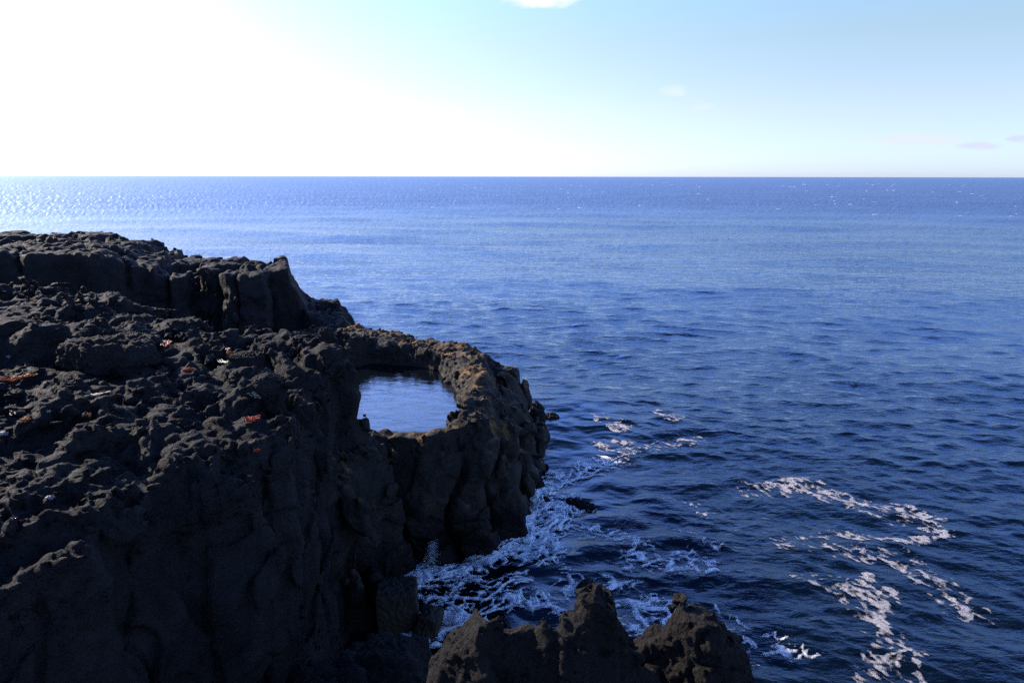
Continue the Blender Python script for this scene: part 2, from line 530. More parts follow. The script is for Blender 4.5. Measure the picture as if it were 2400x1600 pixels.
def build_head():
    xs = steps(-36, -4.2, lambda v: 0.3 if v < -25 else 0.09)
    ys = steps(22.5, 40.0, lambda v: 0.085 if v < 31 else 0.25)
    zs = steps(-0.35, 9.0, lambda v: 0.08)
    X, Y = np.meshgrid(xs, ys, indexing='ij')
    front = [(-50, 24.8), (0, 25.0), (120, 25.2), (240, 25.6), (300, 26.2), (345, 26.8), (400, 26.4), (438, 26.8), (452, 28.3), (505, 28.0), (520, 26.9),
             (560, 26.1), (632, 26.2), (645, 27.4), (690, 27.6), (730, 27.0), (800, 26.2), (845, 26.0)]
    poly = [((px - 1200) / FPX * (d * 0.972 + 1.2), d) for px, d in front]
    poly += [(-6.3, 27.6), (-6.5, 29.3), (-7.6, 30.4), (-9.8, 31.2), (-11.5, 32.5), (-15, 34), (-24, 37), (-36, 39), (-36, 25)]
    # crest profile of the ridge measured along y = 30; the ridge trends back to the left
    cx, cz = crest_xz(HY)
    T = np.interp(X + 0.32 * (Y - HY), cx, cz, left=cz[0]).astype(f32) - 0.08
    T = np.where(X < cx[0], np.minimum(cz[0] + 0.02 * (cx[0] - X), 7.6), T).astype(f32)
    T = T - 0.035 * np.abs(Y - HY) ** 1.2
    T = T + 0.10 * noise(X, Y, 0 * X, 1.5, 44)
    d = poly_sd(X, Y, poly)
    F = np.empty((len(xs), len(ys), len(zs)), f32)
    for k, z in enumerate(zs):
        F[:, :, k] = smax(z - T, d + 0.10 * (z - 4.0), 0.3)

    def coarse(x, y, z, f):
        wxx = x + 0.4 * noise(x, y, z * 0.4, 2.2, 1); wyy = y + 0.4 * noise(x, y, z * 0.4, 2.2, 2)
        f1, f2, idr = vor2(wxx, wyy, 1.6, 3)
        return (idr - 0.5) * 0.95 + 0.45 * sstep(0.16, 0.0, f2 - f1) + 0.22 * noise(x, y, z, 1.2, 4) + 0.35 * noise(x, y, z, 3.0, 5)
    band_noise(F, xs, ys, zs, 0.9, coarse)
    # keep the skyline of the ridge where it is
    for k, z in enumerate(zs):
        F[:, :, k] = np.maximum(F[:, :, k], z - T - 0.05)

    def mid(x, y, z, f):
        lay = 0.05 * noise(x * 0.3, y * 0.3, z, 0.35, 9)
        return -0.14 * billow(x, y, z, 0.75, 6) - 0.09 * billow(x, y, z, 0.33, 7) + lay
    band_noise(F, xs, ys, zs, 0.3, mid)
    return drop_below(*nets(F, xs, ys, zs))


V_HEAD, Q_HEAD = build_head()
head = tag(mesh_from('headland', V_HEAD, Q_HEAD, M_HEAD), kind='structure')

# ------------------------------------------------------------------ 3. the rock ring round the pool
POOL_Z = 3.5
POOL = [(-5.2, 18.0), (-4.3, 16.9), (-3.3, 16.6), (-2.6, 16.45), (-2.0, 16.55), (-1.55, 17.0), (-1.45, 17.9), (-1.55, 19.0), (-1.75, 20.3), (-2.0, 21.4), (-2.5, 22.6),
        (-3.5, 23.2), (-5.0, 23.5), (-6.6, 22.8), (-6.9, 20), (-6, 18.2)]
RBASE = [(-5.5, 12.6), (-3.7, 13.3), (-2.95, 13.8), (-2.75, 14.2), (-2.95, 14.7), (-3.3, 15.0), (-3.3, 15.4), (-2.85, 15.3), (-2.55, 15.6), (-2.45, 16.3), (-1.9, 16.5), (-1.3, 16.5), (-0.5, 17.0), (0.1, 17.7),
         (0.15, 18.6), (0.45, 19.6), (0.85, 20.6), (1.05, 21.8), (1.15, 23.2), (0.7, 24.8), (-0.6, 26.2), (-2.5, 27.2), (-5, 28), (-9, 29), (-9, 12.6)]
RTOP = [(-5.5, 13.4), (-4.2, 13.9), (-3.75, 14.5), (-3.45, 15.3), (-3.3, 15.8), (-2.7, 15.85), (-2.2, 15.8), (-1.6, 15.95), (-0.9, 16.4), (-0.2, 17.2),
        (0.0, 18.3), (0.3, 19.4), (0.65, 20.5), (0.85, 21.6), (0.9, 22.8), (0.4, 24.0), (-1.0, 24.9), (-2.4, 25.1), (-3.6, 25.2), (-4.2, 25.4), (-6, 26.5), (-9, 27.5), (-9, 13.4)]
LR = [(-2.95, 14.1, 2.2), (-2.8, 14.4, 2.0), (-3.3, 14.2, 3.2), (-3.8, 14.6, 4.1), (-3.7, 15.6, 4.05), (-3.6, 16.2, 3.8), (-3.2, 16.2, 3.5), (-2.6, 16.15, 3.45), (-2.1, 16.1, 3.5), (-1.5, 16.3, 3.7),
      (-1.1, 17.0, 4.05), (-1.05, 18.2, 4.15), (-0.95, 19.4, 4.25), (-1.05, 20.6, 4.3), (-1.25, 21.8, 4.25), (-1.6, 22.8, 4.1), (-2.2, 23.6, 4.2), (-3.1, 24.0, 4.2), (-3.9, 24.3, 4.1), (-4.4, 24.4, 4.4), (-5.4, 24.7, 4.35),
      (-6.2, 25.2, 4.3), (-7.5, 25.6, 4.0), (0.3, 19.4, 2.7), (0.6, 20.6, 2.3), (0.9, 21.8, 2.15), (0.95, 22.8, 1.8), (0.0, 18.3, 3.2), (-0.1, 17.4, 3.4), (-0.4, 19.5, 3.6), (-0.3, 21.0, 3.2), (-0.2, 22.0, 2.9), (-0.5, 23.3, 3.0),
      (0.2, 20.4, 2.8), (0.35, 21.6, 2.5), (-8, 20, 3.4), (-8, 16, 4)]


def build_ring():
    xs = steps(-8.6, 1.9, lambda v: 0.12 if v < -6.5 else 0.045)
    ys = steps(12.8, 28.6, lambda v: 0.05 if v < 20 else 0.07)
    zs = steps(-0.35, 5.9, lambda v: 0.042)
    X, Y = np.meshgrid(xs, ys, indexing='ij')
    db = poly_sd(X, Y, RBASE); dt = poly_sd(X, Y, RTOP); dp = poly_sd(X, Y, POOL)
    T = idw(X, Y, LR, 2.0, 0.2)
    T = T + 0.10 * noise(X, Y, 0 * X, 0.9, 50)
    F = np.empty((len(xs), len(ys), len(zs)), f32)
    for k, z in enumerate(zs):
        t = np.clip(z / 4.0, 0, 1.2)
        d = db * (1 - t) + dt * t
        cav = np.maximum(dp - 0.12 * (z - POOL_Z), 2.7 - z)
        F[:, :, k] = smax(smax(z - T, d, 0.7), -cav, 0.25)

    def coarse(x, y, z, f):
        out = sstep(0.2, 1.6, 4.3 - z)
        wxx = x + 0.42 * noise(x, y, z * 0.7, 1.2, 1); wyy = y + 0.42 * noise(x, y, z * 0.7, 1.2, 2)
        f1, f2, idr = vor2(wxx, wyy, 1.25, 6)
        col = 0.75 * (f1 - 0.42) + 0.30 * (idr - 0.5)
        near = sstep(20.0, 17.5, y)
        cleft = 0.46 * sstep(0.22, 0.0, f2 - f1) * sstep(3.3, 2.4, z) * sstep(-0.5, 0.2, noise(x, y, z, 1.4, 17))
        ledge = 0.14 * noise(x * 0.4, y * 0.4, z, 0.7, 18) + 0.10 * np.sign(noise(x, y, z * 1.3, 1.1, 19)) * out
        return col * (0.55 + 0.45 * near) * (0.30 + 0.70 * out) + cleft + ledge - 0.17 * billow(x, y, z, 1.1, 3) + 0.10 * noise(x, y, z, 2.0, 4)
    band_noise(F, xs, ys, zs, 0.75, coarse)

    def mid(x, y, z, f):
        lay = 0.020 * noise(x * 0.35, y * 0.35, z, 0.22, 9)
        up = sstep(2.6, 3.6, z)
        return -(0.05 + 0.08 * up) * billow(x, y, z, 0.45, 6) - (0.03 + 0.06 * up) * billow(x, y, z, 0.2, 7) - (0.01 + 0.03 * up) * billow(x, y, z, 0.1, 8) + lay
    band_noise(F, xs, ys, zs, 0.25, mid)
    # the rim always holds the pool
    lip = POOL_Z + 0.12 + 0.12 * noise(X, Y, 0 * X, 0.35, 52) + 0.10 * noise(X, Y, 0 * X, 0.9, 53)
    for k, z in enumerate(zs):
        if 2.2 < z < 4.0:
            t = z / 4.0
            wall = np.maximum(np.maximum(np.maximum(db * (1 - t) + dt * t + 0.12, dp - 0.40), 0.02 - dp), z - lip)
            F[:, :, k] = smin(F[:, :, k], wall, 0.12)
    return drop_below(*nets(F, xs, ys, zs))


V_RING, Q_RING = build_ring()
ring = mesh_from('pool_rim', V_RING, Q_RING, M_RING)
tag(ring, 'rounded brown basalt rim enclosing the still tidal pool at the cliff corner', 'rock rim')

# pool water sheet
pg = np.array([(x, y) for x in np.arange(-7.6, -0.9, 0.12) for y in np.arange(15.9, 24.3, 0.12)], f32)


def pool_water():
    xs = np.arange(-7.8, -0.8, 0.1, dtype=f32); ys = np.arange(15.9, 24.4, 0.1, dtype=f32)
    X, Y = np.meshgrid(xs, ys, indexing='ij')
    d = poly_sd(X, Y, POOL)
    ok = d < 0.45
    idx = np.full(X.shape, -1, np.int32); idx[ok] = np.arange(ok.sum())
    Z = POOL_Z + 0.004 * noise(X, Y * 1.6, 0 * X, 0.5, 3)
    V = np.stack([X[ok], Y[ok], Z[ok]], 1)
    a, b, c, d_ = idx[:-1, :-1], idx[1:, :-1], idx[1:, 1:], idx[:-1, 1:]
    m = (a >= 0) & (b >= 0) & (c >= 0) & (d_ >= 0)
    return V, np.stack([a[m], b[m], c[m], d_[m]], 1)


tag(mesh_from('pool_water', *pool_water(), M_POOL), kind='structure')

# ------------------------------------------------------------------ 4. foreground outcrops below the camera
sil_a = [(960, 1700), (999, 1600), (1037, 1535), (1075, 1500), (1101, 1475), (1126, 1441), (1145, 1436), (1165, 1437), (1190, 1450), (1207, 1462), (1224, 1450), (1250, 1446), (1279, 1443),
         (1298, 1456), (1307, 1454), (1312, 1425), (1326, 1408), (1352, 1393), (1370, 1382), (1388, 1380), (1410, 1390), (1424, 1400), (1445, 1399), (1454, 1420), (1449, 1450), (1460, 1463), (1456, 1480),
         (1480, 1500), (1510, 1530), (1545, 1580), (1575, 1660), (1640, 1900)]
sil_b = [(1380, 1900), (1440, 1640), (1455, 1590), (1480, 1530), (1500, 1508), (1543, 1490), (1569, 1465), (1592, 1445), (1598, 1428), (1604, 1417), (1628, 1409), (1645, 1412), (1658, 1418), (1683, 1437), (1696, 1465),
         (1715, 1482), (1734, 1494), (1748, 1515), (1756, 1537), (1764, 1558), (1775, 1610), (1795, 1700), (1830, 1900)]


def build_outcrop(sil, yc, seed, depth_front, tilt, xr, yr, rough):
    p = [at_y(px, py, yc) for px, py in sil]
    sx = np.array([q[0] for q in p]); sz = np.array([q[2] for q in p])
    o = np.argsort(sx, kind='stable'); sx, sz = sx[o], sz[o]
    xs = steps(xr[0], xr[1], lambda v: 0.022); ys = steps(yr[0], yr[1], lambda v: 0.026 if v > yc - 1.1 else 0.06); zs = steps(2.2, 6.75, lambda v: 0.08 if v < 4.6 else 0.022)
    X, Y = np.meshgrid(xs, ys, indexing='ij')
    yw = yc + 0.07 * noise(X, 0 * X, 0 * X, 0.9, seed)
    P = np.interp(X, sx, sz).astype(f32) - 0.05
    u = Y - yw
    fall = np.where(u < 0, depth_front * (-u) ** 1.08, 1.5 * u ** 1.35)
    T = P - fall - 0.0 * X
    F = np.empty((len(xs), len(ys), len(zs)), f32)
    edge = np.maximum(np.maximum(xr[0] + 0.1 - X, X - xr[1] + 0.1), np.maximum(yr[0] + 0.1 - Y, Y - yr[1] + 0.1))
    for k, z in enumerate(zs):
        F[:, :, k] = smax((z - T) * 0.62, edge, 0.1)

    def coarse(x, y, z, f):
        g = noise(x, y, z, 0.55, seed + 1)
        f1, f2, idr = vor2(x + 0.15 * noise(x, y, z, 0.4, seed + 7), z * 0.9 + y * 0.5 + 0.15 * noise(x, y, z, 0.4, seed + 8), 0.5, seed)
        return -0.11 * (np.abs(g) * 2 - 0.35) - 0.06 * billow(x, y, z, 0.33, seed + 6) + 0.05 * noise(x, y, z, 0.9, seed + 2) - 0.26 * idr + 0.07
    band_noise(F, xs, ys, zs, 0.35, coarse)
    for k, z in enumerate(zs):
        F[:, :, k] = np.maximum(F[:, :, k], (z - P) * 0.9)

    def fine(x, y, z, f):
        return rough * (-0.045 * billow(x, y, z, 0.21, seed + 3) + 0.042 * billow(x, y, z, 0.10, seed + 4) + 0.024 * billow(x, y, z, 0.05, seed + 5))
    band_noise(F, xs, ys, zs, 0.1, fine)
    V, Q = nets(F, xs, ys, zs)
    return drop_below(V, Q, 2.5)


oa = mesh_from('lava_outcrop', *build_outcrop(sil_a, 5.5, 60, 2.5, 0, (-1.4, 2.4), (3.6, 6.7), 1.15), M_BROWN)
tag(oa, 'broad brown lava outcrop with a blocky central peak at the bottom centre', 'rock outcrop')
ob = mesh_from('lava_outcrop', *build_outcrop(sil_b, 6.1, 80, 2.0, 0, (0.6, 3.3), (4.1, 7.3), 1.25), M_BROWN)
tag(ob, 'knobbly pointed lava outcrop standing right of the blocky peak', 'rock outcrop')


# ------------------------------------------------------------------ single rocks
def blob(name, loc, size, seed, mat, label, cat, group=None, box=0.0, rz=0.0, lump=0.18, sub=6, tilt=(0, 0)):
    bpy_me = bpy.data.meshes.new(name)
    import bmesh
    bm = bmesh.new(); bmesh.ops.create_icosphere(bm, subdivisions=sub, radius=1.0)
    V = np.array([v.co[:] for v in bm.verts], f32)
    Q = np.array([[v.index for v in f.verts] for f in bm.faces], np.int32)
    bm.free()
    if box:
        m = np.abs(V).max(1, keepdims=True)
        V = V * (1 - box) + V / m * box * 0.9
    s = np.array(size, f32)
    P = V * s
    r = float(min(size))
    nn = V / np.linalg.norm(V, axis=1, keepdims=True)
    o_ = seed * 3.7
    d = lump * r * (1.0 * noise(P[:, 0], P[:, 1], P[:, 2], r * 1.3, o_) + 0.6 * billow(P[:, 0], P[:, 1], P[:, 2], r * 0.7, o_ + 1)
                    + 0.5 * billow(P[:, 0], P[:, 1], P[:, 2], r * 0.35, o_ + 2) + 0.28 * billow(P[:, 0], P[:, 1], P[:, 2], r * 0.16, o_ + 3) + 0.12 * billow(P[:, 0], P[:, 1], P[:, 2], r * 0.08, o_ + 4))
    P = P + nn * d[:, None]
    o = mesh_from(name, P, Q, mat)
    o.location = loc; o.rotation_euler = (tilt[0], tilt[1], rz)
    return tag(o, label, cat, group)


bvh_s = BVHTree.FromPolygons(V_SHELF.tolist(), Q_SHELF.tolist())


def on_shelf(px, py):
    d = Vector(ray(px, py)).normalized()
    h = bvh_s.ray_cast(Vector((0, 0, CAM_Z)), d)
    return h[0], h[1]


def shelf_rock(px, py, size, seed, label, rz=0.0, sink=0.35, box=0.15, mat=None, lump=0.22):
    p, _ = on_shelf(px, py)
    if p is None: return
    dn = bvh_s.ray_cast(Vector((p.x, p.y, 9.5)), Vector((0, 0, -1)))[0] or p
    return blob('boulder', (p.x, p.y + size[1] * 0.3, dn.z + size[2] * (0.5 - sink)), size, seed, mat or M_LAVA, label, 'boulder', 'loose boulders on the lava shelf', box=box, rz=rz, lump=lump)


shelf_rock(245, 862, (1.0, 0.55, 0.42), 1, 'large dark humped boulder below the left terrace step', rz=-0.12, sink=0.1)
shelf_rock(315, 815, (0.62, 0.34, 0.22), 2, 'long smooth sloping slab behind the large humped boulder', rz=-0.2, sink=0.2)
shelf_rock(206, 800, (0.17, 0.15, 0.15), 3, 'small round black rock perched on the humped boulder', sink=-0.2)
shelf_rock(622, 925, (0.24, 0.22, 0.23), 4, 'rounded black boulder near the shelf corner beside red weed', sink=0.0, lump=0.12)
shelf_rock(762, 800, (0.16, 0.22, 0.20), 5, 'pointed rock knob on the far right corner of the lava shelf', sink=0.1)
shelf_rock(508, 845, (0.20, 0.18, 0.20), 6, 'angular dark stone between pale dry weed strands', sink=0.1, box=0.4)
shelf_rock(575, 860, (0.34, 0.26, 0.20), 7, 'flat grey slab right of the angular stone', sink=0.2, box=0.5)

# rocks in the gully and in the sea
blob('sea_block', (*at_z(936, 1445, 0.3), 0.35), (0.50, 0.45, 0.85), 11, M_TAN, 'tall olive grey square block standing in the surf below the cliff', 'rock', 'blocks in the gully', box=0.85, rz=0.12, lump=0.10)
blob('sea_block', (*at_z(1002, 1475, 0.2), 0.10), (0.30, 0.33, 0.70), 12, M_TAN, 'narrower olive block leaning beside the tall square block', 'rock', 'blocks in the gully', box=0.6, rz=-0.2, lump=0.14, tilt=(0, 0.22))
blob('gully_rock', (*at_z(905, 1590, 2.2), 2.0), (0.85, 0.75, 0.75), 13, M_LAVA, 'low dark rock at the gully mouth left of the brown outcrop', 'rock', box=0.35, lump=0.14)
blob('gully_rock', (*at_z(800, 1640, 2.2), 1.8), (0.9, 0.9, 0.95), 14, M_LAVA, 'shadowed rock at the cliff foot along the bottom edge', 'rock', box=0.35, lump=0.14)
blob('sea_rock', (*at_z(1020, 1480, 0.0), 0.0), (0.22, 0.25, 0.30), 15, M_WET, 'wet black rock poking from white surf beside the olive blocks', 'rock', lump=0.25)
blob('sea_rock', (*at_z(1256, 1000, 0.05), 0.35), (0.36, 0.45, 0.80), 16, M_WET, 'black weedy rock at the outer foot of the pool rim', 'rock', lump=0.3)
blob('sea_rock', (*at_z(1288, 985, 0.0), 0.05), (0.50, 0.35, 0.26), 17, M_WET, 'low black rock tapering into the sea at the far right of the rim', 'rock', lump=0.3)
blob('sea_rock', (*at_z(1258, 1138, 0.0), 0.05), (0.26, 0.26, 0.36), 18, M_WET, 'small black rock at the right foot of the rim above the surf', 'rock', lump=0.25)
blob('sea_rock', (*at_z(1360, 1180, 0.0), -0.02), (0.55, 0.22, 0.12), 19, M_WET, 'flat rock just awash right of the surf', 'rock', lump=0.35, rz=-0.5)
blob('sea_rock', (*at_z(1378, 1385, 0.0), 0.0), (0.30, 0.26, 0.30), 20, M_WET, 'black rock with water pouring over it behind the central peak', 'rock', lump=0.25)


# ------------------------------------------------------------------ seaweed and shells on the shelf
def ribbon(name, pts, w, mat, label, cat='seaweed', group='seaweed washed onto the lava shelf', strands=1, spread=0.05, seed=0):
    rr = random.Random(seed)
    V = []; Q = []
    for s_ in range(strands):
        ox, oy = (rr.uniform(-spread, spread), rr.uniform(-spread, spread)) if s_ else (0, 0)
        base = len(V); n = 14
        P = [np.array(p) for p in pts]
        prev = None
        for i in range(n + 1):
            t = i / n * (len(P) - 1); k = min(int(t), len(P) - 2); fr = t - k
            c = P[k] * (1 - fr) + P[k + 1] * fr
            c = c + np.array([ox + 0.03 * math.sin(i * 1.3 + s_ * 2), oy + 0.03 * math.cos(i * 1.1 + s_), 0.02 + 0.02 * math.sin(i * 1.7 + s_ * 3) ** 2 + rr.uniform(0, 0.03)])
            ww = w * (0.55 + 0.45 * math.sin(math.pi * i / n)) * rr.uniform(0.7, 1.2)
            dirv = (P[min(k + 1, len(P) - 1)] - P[k]); side = np.array([-dirv[1], dirv[0], 0.25]); side = side / (np.linalg.norm(side) + 1e-6)
            for a in range(6):
                an = a / 6 * 2 * math.pi
                V.append(c + side * math.cos(an) * ww + np.array([0, 0, 1]) * math.sin(an) * ww * 0.35)
        for i in range(n):
            for a in range(6):
                b = (a + 1) % 6
                Q.append([base + i * 6 + a, base + i * 6 + b, base + (i + 1) * 6 + b, base + (i + 1) * 6 + a])
    o = mesh_from(name, np.array(V), np.array(Q), mat)
    return tag(o, label, cat, group)


def weed(pix, w, mat, label, strands=1, spread=0.05, seed=0, lift=0.03):
    pts = []
    for px, py in pix:
        p, nrm = on_shelf(px, py)
        if p is None: return
        pts.append((p.x, p.y, p.z + lift))
    # keep the strand on one lump: limit jumps in depth
    y0 = pts[0][1]
    pts = [(x, min(max(y, y0 - 0.6), y0 + 0.6), z) for x, y, z in pts]
    return ribbon('seaweed', pts, w * 0.5, mat, label, strands=strands + 2, spread=max(spread, 0.03), seed=seed)


weed([(0, 896), (28, 904), (45, 897), (62, 892), (84, 890)], 0.04, M_WEED_O, 'long orange kelp strand lying at the left edge of the shelf', 3, 0.06, 1)
weed([(388, 822), (392, 812), (397, 803), (402, 797)], 0.05, M_WEED_O, 'bright orange weed tuft on the rise behind the shelf centre', 4, 0.07, 2, 0.06)
weed([(522, 829), (532, 828), (538, 838), (536, 848)], 0.02, M_WEED_O, 'thin orange weed curl beside the angular stone', 2, 0.04, 3)
weed([(500, 838), (512, 850), (524, 858), (532, 862)], 0.016, M_WEED_P, 'pale dry weed strands trailing below the angular stone', 3, 0.06, 4)
weed([(438, 876), (449, 877)], 0.04, M_WEED_R, 'tiny red weed scrap on the middle of the shelf', 2, 0.04, 5)
weed([(592, 928), (600, 936), (610, 941)], 0.035, M_WEED_P, 'pinkish weed heap left of the rounded boulder', 3, 0.07, 6)
weed([(578, 992), (590, 996), (606, 990)], 0.035, M_WEED_R, 'scarlet weed clump in front of the rounded boulder', 4, 0.07, 7)
weed([(205, 928), (218, 938), (226, 950), (222, 956)], 0.014, M_WEED_P, 'pale looped strand draped over a lump at the left', 1, 0.0, 8)
weed([(28, 962), (34, 972), (33, 986)], 0.022, M_WEED_P, 'short pale strap hanging near the left edge', 1, 0.0, 9)
weed([(56, 998), (66, 995)], 0.035, M_WEED_O, 'small orange scrap near the lower left lumps', 2, 0.03, 10)
weed([(203, 984), (208, 990)], 0.035, M_WEED_O, 'orange weed knot in a crevice of the left lumps', 2, 0.03, 11)
weed([(602, 1066), (608, 1068)], 0.022, M_WEED_R, 'red fleck of weed on the rim above the hollow', 2, 0.02, 12)


def shell(px, py, r, label, seed):
    p, _ = on_shelf(px, py)
    if p is None: return
    blob('shell', (p.x, p.y, p.z + r * 0.3), (r * 0.8, r * 0.5, r * 0.35), seed, M_SHELL, label, 'shell', 'bleached shells on the lava shelf', sub=4, lump=0.9)


shell(113, 970, 0.05, 'white shell fragment among the left lumps', 31)
shell(118, 1172, 0.05, 'white shell resting on the nearest lit lava crust', 32)
shell(22, 842, 0.07, 'bleached white shell patch at the foot of the left terrace', 33)
shell(547, 906, 0.05, 'white shell sliver beside a crevice near the shelf middle', 34)
shell(10, 1024, 0.08, 'pale shell heap at the left edge below the orange strand', 35)

# ------------------------------------------------------------------ 5. sea
ND = 150
NL = 26
wl = np.concatenate([np.exp(rng.uniform(np.log(0.26), np.log(2.6), ND)), np.exp(rng.uniform(np.log(3.0), np.log(42.0), NL))]).astype(f32)
wdir = np.concatenate([R(-103) + rng.normal(0, 0.50, ND), R(-98) + rng.normal(0, 0.30, NL)])   # waves roll toward the coast
wk = 2 * np.pi / wl
wa = (np.where(wl < 2.8, 0.0185, 0.0105) / wk).astype(f32) * rng.uniform(0.5, 1.3, ND + NL).astype(f32)
wph = rng.uniform(0, 6.28, ND + NL)

# line of the rocks the water swirls round
SWELL = [[at_z(*p, 0) for p in q] for q in (((1240, 1340), (1320, 1305), (1400, 1278), (1490, 1262), (1600, 1256), (1690, 1262)), ((1300, 1225), (1380, 1212), (1470, 1216)), ((1420, 1130), (1500, 1150), (1560, 1190)))]
SHORE = [at_z(*p, 0) for p in ((960, 1500), (960, 1375), (1090, 1290), (1215, 1235), (1260, 1140), (1275, 1050), (1300, 985))]


def line_dist(x, y, P):
    d = np.full(x.shape, 1e9, f32)
    for (ax, ay), (bx, by) in zip(P[:-1], P[1:]):
        ex, ey = bx - ax, by - ay
        t = np.clip(((x - ax) * ex + (y - ay) * ey) / (ex * ex + ey * ey + 1e-9), 0, 1)
        d = np.minimum(d, (x - ax - ex * t) ** 2 + (y - ay - ey * t) ** 2)
    return np.sqrt(d).astype(f32)


def calm_at(x, y):
    d = line_dist(x, y, SHORE)
    c = sstep(5.5, 1.0, d)
    return c * sstep(-0.5, 0.3, noise(x, y, 0 * x, 3.0, 70) + 0.35)


def wave(x, y):
    x = x.astype(f32); y = y.astype(f32)
    r = np.hypot(x, y)
    c = calm_at(x, y)
    sw = sstep(9.0, 1.0, line_dist(x, y, SHORE))
    qx = x + sw * 0.9 * noise(x, y, 0 * x, 2.6, 71) + 0.5 * noise(x, y, 0 * x, 7.0, 73)
    qy = y + sw * 0.9 * noise(x, y, 0 * x, 2.6, 72) + 0.5 * noise(x, y, 0 * x, 7.0, 74)
    gust = 1 + 0.5 * noise(x, y, 0 * x, 13.0, 75) + 0.3 * noise(x * 0.5, y, 0 * x, 40.0, 78)
    dr = np.maximum(0.05, r * r / (CAM_Z * 683.0))      # spacing of the mesh rows there
    rest = np.zeros_like(x); cnt = np.zeros_like(x); z = np.zeros_like(x); dx = np.zeros_like(x); dy = np.zeros_like(x)
    for l, th, k, a, ph in zip(wl, wdir, wk, wa, wph):
        res = sstep(2.2, 4.5, l / dr)
        am = a * res
        un = 1 - res
        if l < 2.5: am = am * (1 - 0.72 * c) * gust
        cx, cy = math.cos(th), math.sin(th)
        p = k * (qx * cx + qy * cy) + ph
        s_ = np.sin(p)
        cp_ = np.cos(p)
        z += am * cp_
        rest += un * cp_; cnt += un * un
        dx -= am * 1.15 * cx * s_; dy -= am * 1.15 * cy * s_
    for q, hh, ww in zip(SWELL, (0.13, 0.08, 0.07), (0.42, 0.35, 0.4)):
        z += hh * np.exp(-(line_dist(qx * 0.35 + x * 0.65, qy * 0.35 + y * 0.65, q) / ww) ** 2)
    z += 0.10 * sw * noise(x, y, 0 * x, 1.9, 76) + 0.05 * sw * np.abs(noise(x, y, 0 * x, 1.1, 77))
    # offshore: seas longer than the mesh can follow, height held to a real sea's
    z += rest / np.sqrt(0.5 * cnt + 8.0) * np.minimum(0.012 * dr, 0.12) * sstep(0.1, 0.5, dr)
    return x + dx, y + dy, z, c


def build_sea():
    rs = [3.0]
    while rs[-1] < 30000:
        r = rs[-1]
        rs.append(r + (0.3 if r < 8 else min(max(0.05, 0.72 * r * r / (CAM_Z * 683.0)), 0.35 * r)))
    rs = np.array(rs)
    mid = np.arange(-R(46), R(46), 1.25 / 683.0)
    th = np.concatenate([np.linspace(-np.pi, -R(46), 80)[:-1], mid, np.linspace(R(46), np.pi, 80)])
    TH, RR = np.meshgrid(th, rs, indexing='ij')
    X = RR * np.sin(TH); Y = RR * np.cos(TH)
    sh = X.shape
    xx, yy, zz, cc = wave(X.ravel(), Y.ravel())
    V = np.stack([xx, yy, zz], 1)
    idx = np.arange(sh[0] * sh[1], dtype=np.int32).reshape(sh)
    a, b, c, d = idx[:-1, :-1], idx[1:, :-1], idx[1:, 1:], idx[:-1, 1:]
    Q = np.stack([a.ravel(), b.ravel(), c.ravel(), d.ravel()], 1)
    return V, Q, cc


Vs, Qs, cs = build_sea()
tag(mesh_from('sea', Vs, Qs, M_SEA, attrs={'calm': cs, 'ripple': (0.15 - 0.06 * sstep(40, 200, np.hypot(Vs[:, 0], Vs[:, 1]))) * (1 + 0.6 * noise(Vs[:, 0] * 0.35, Vs[:, 1], 0 * Vs[:, 0], 55.0, 79)), 'far': sstep(30, 300, np.hypot(Vs[:, 0], Vs[:, 1]))}), kind='structure')


# ------------------------------------------------------------------ 6. foam lying on the water
def pl(*p): return [at_z(px, py, 0) for px, py in p]


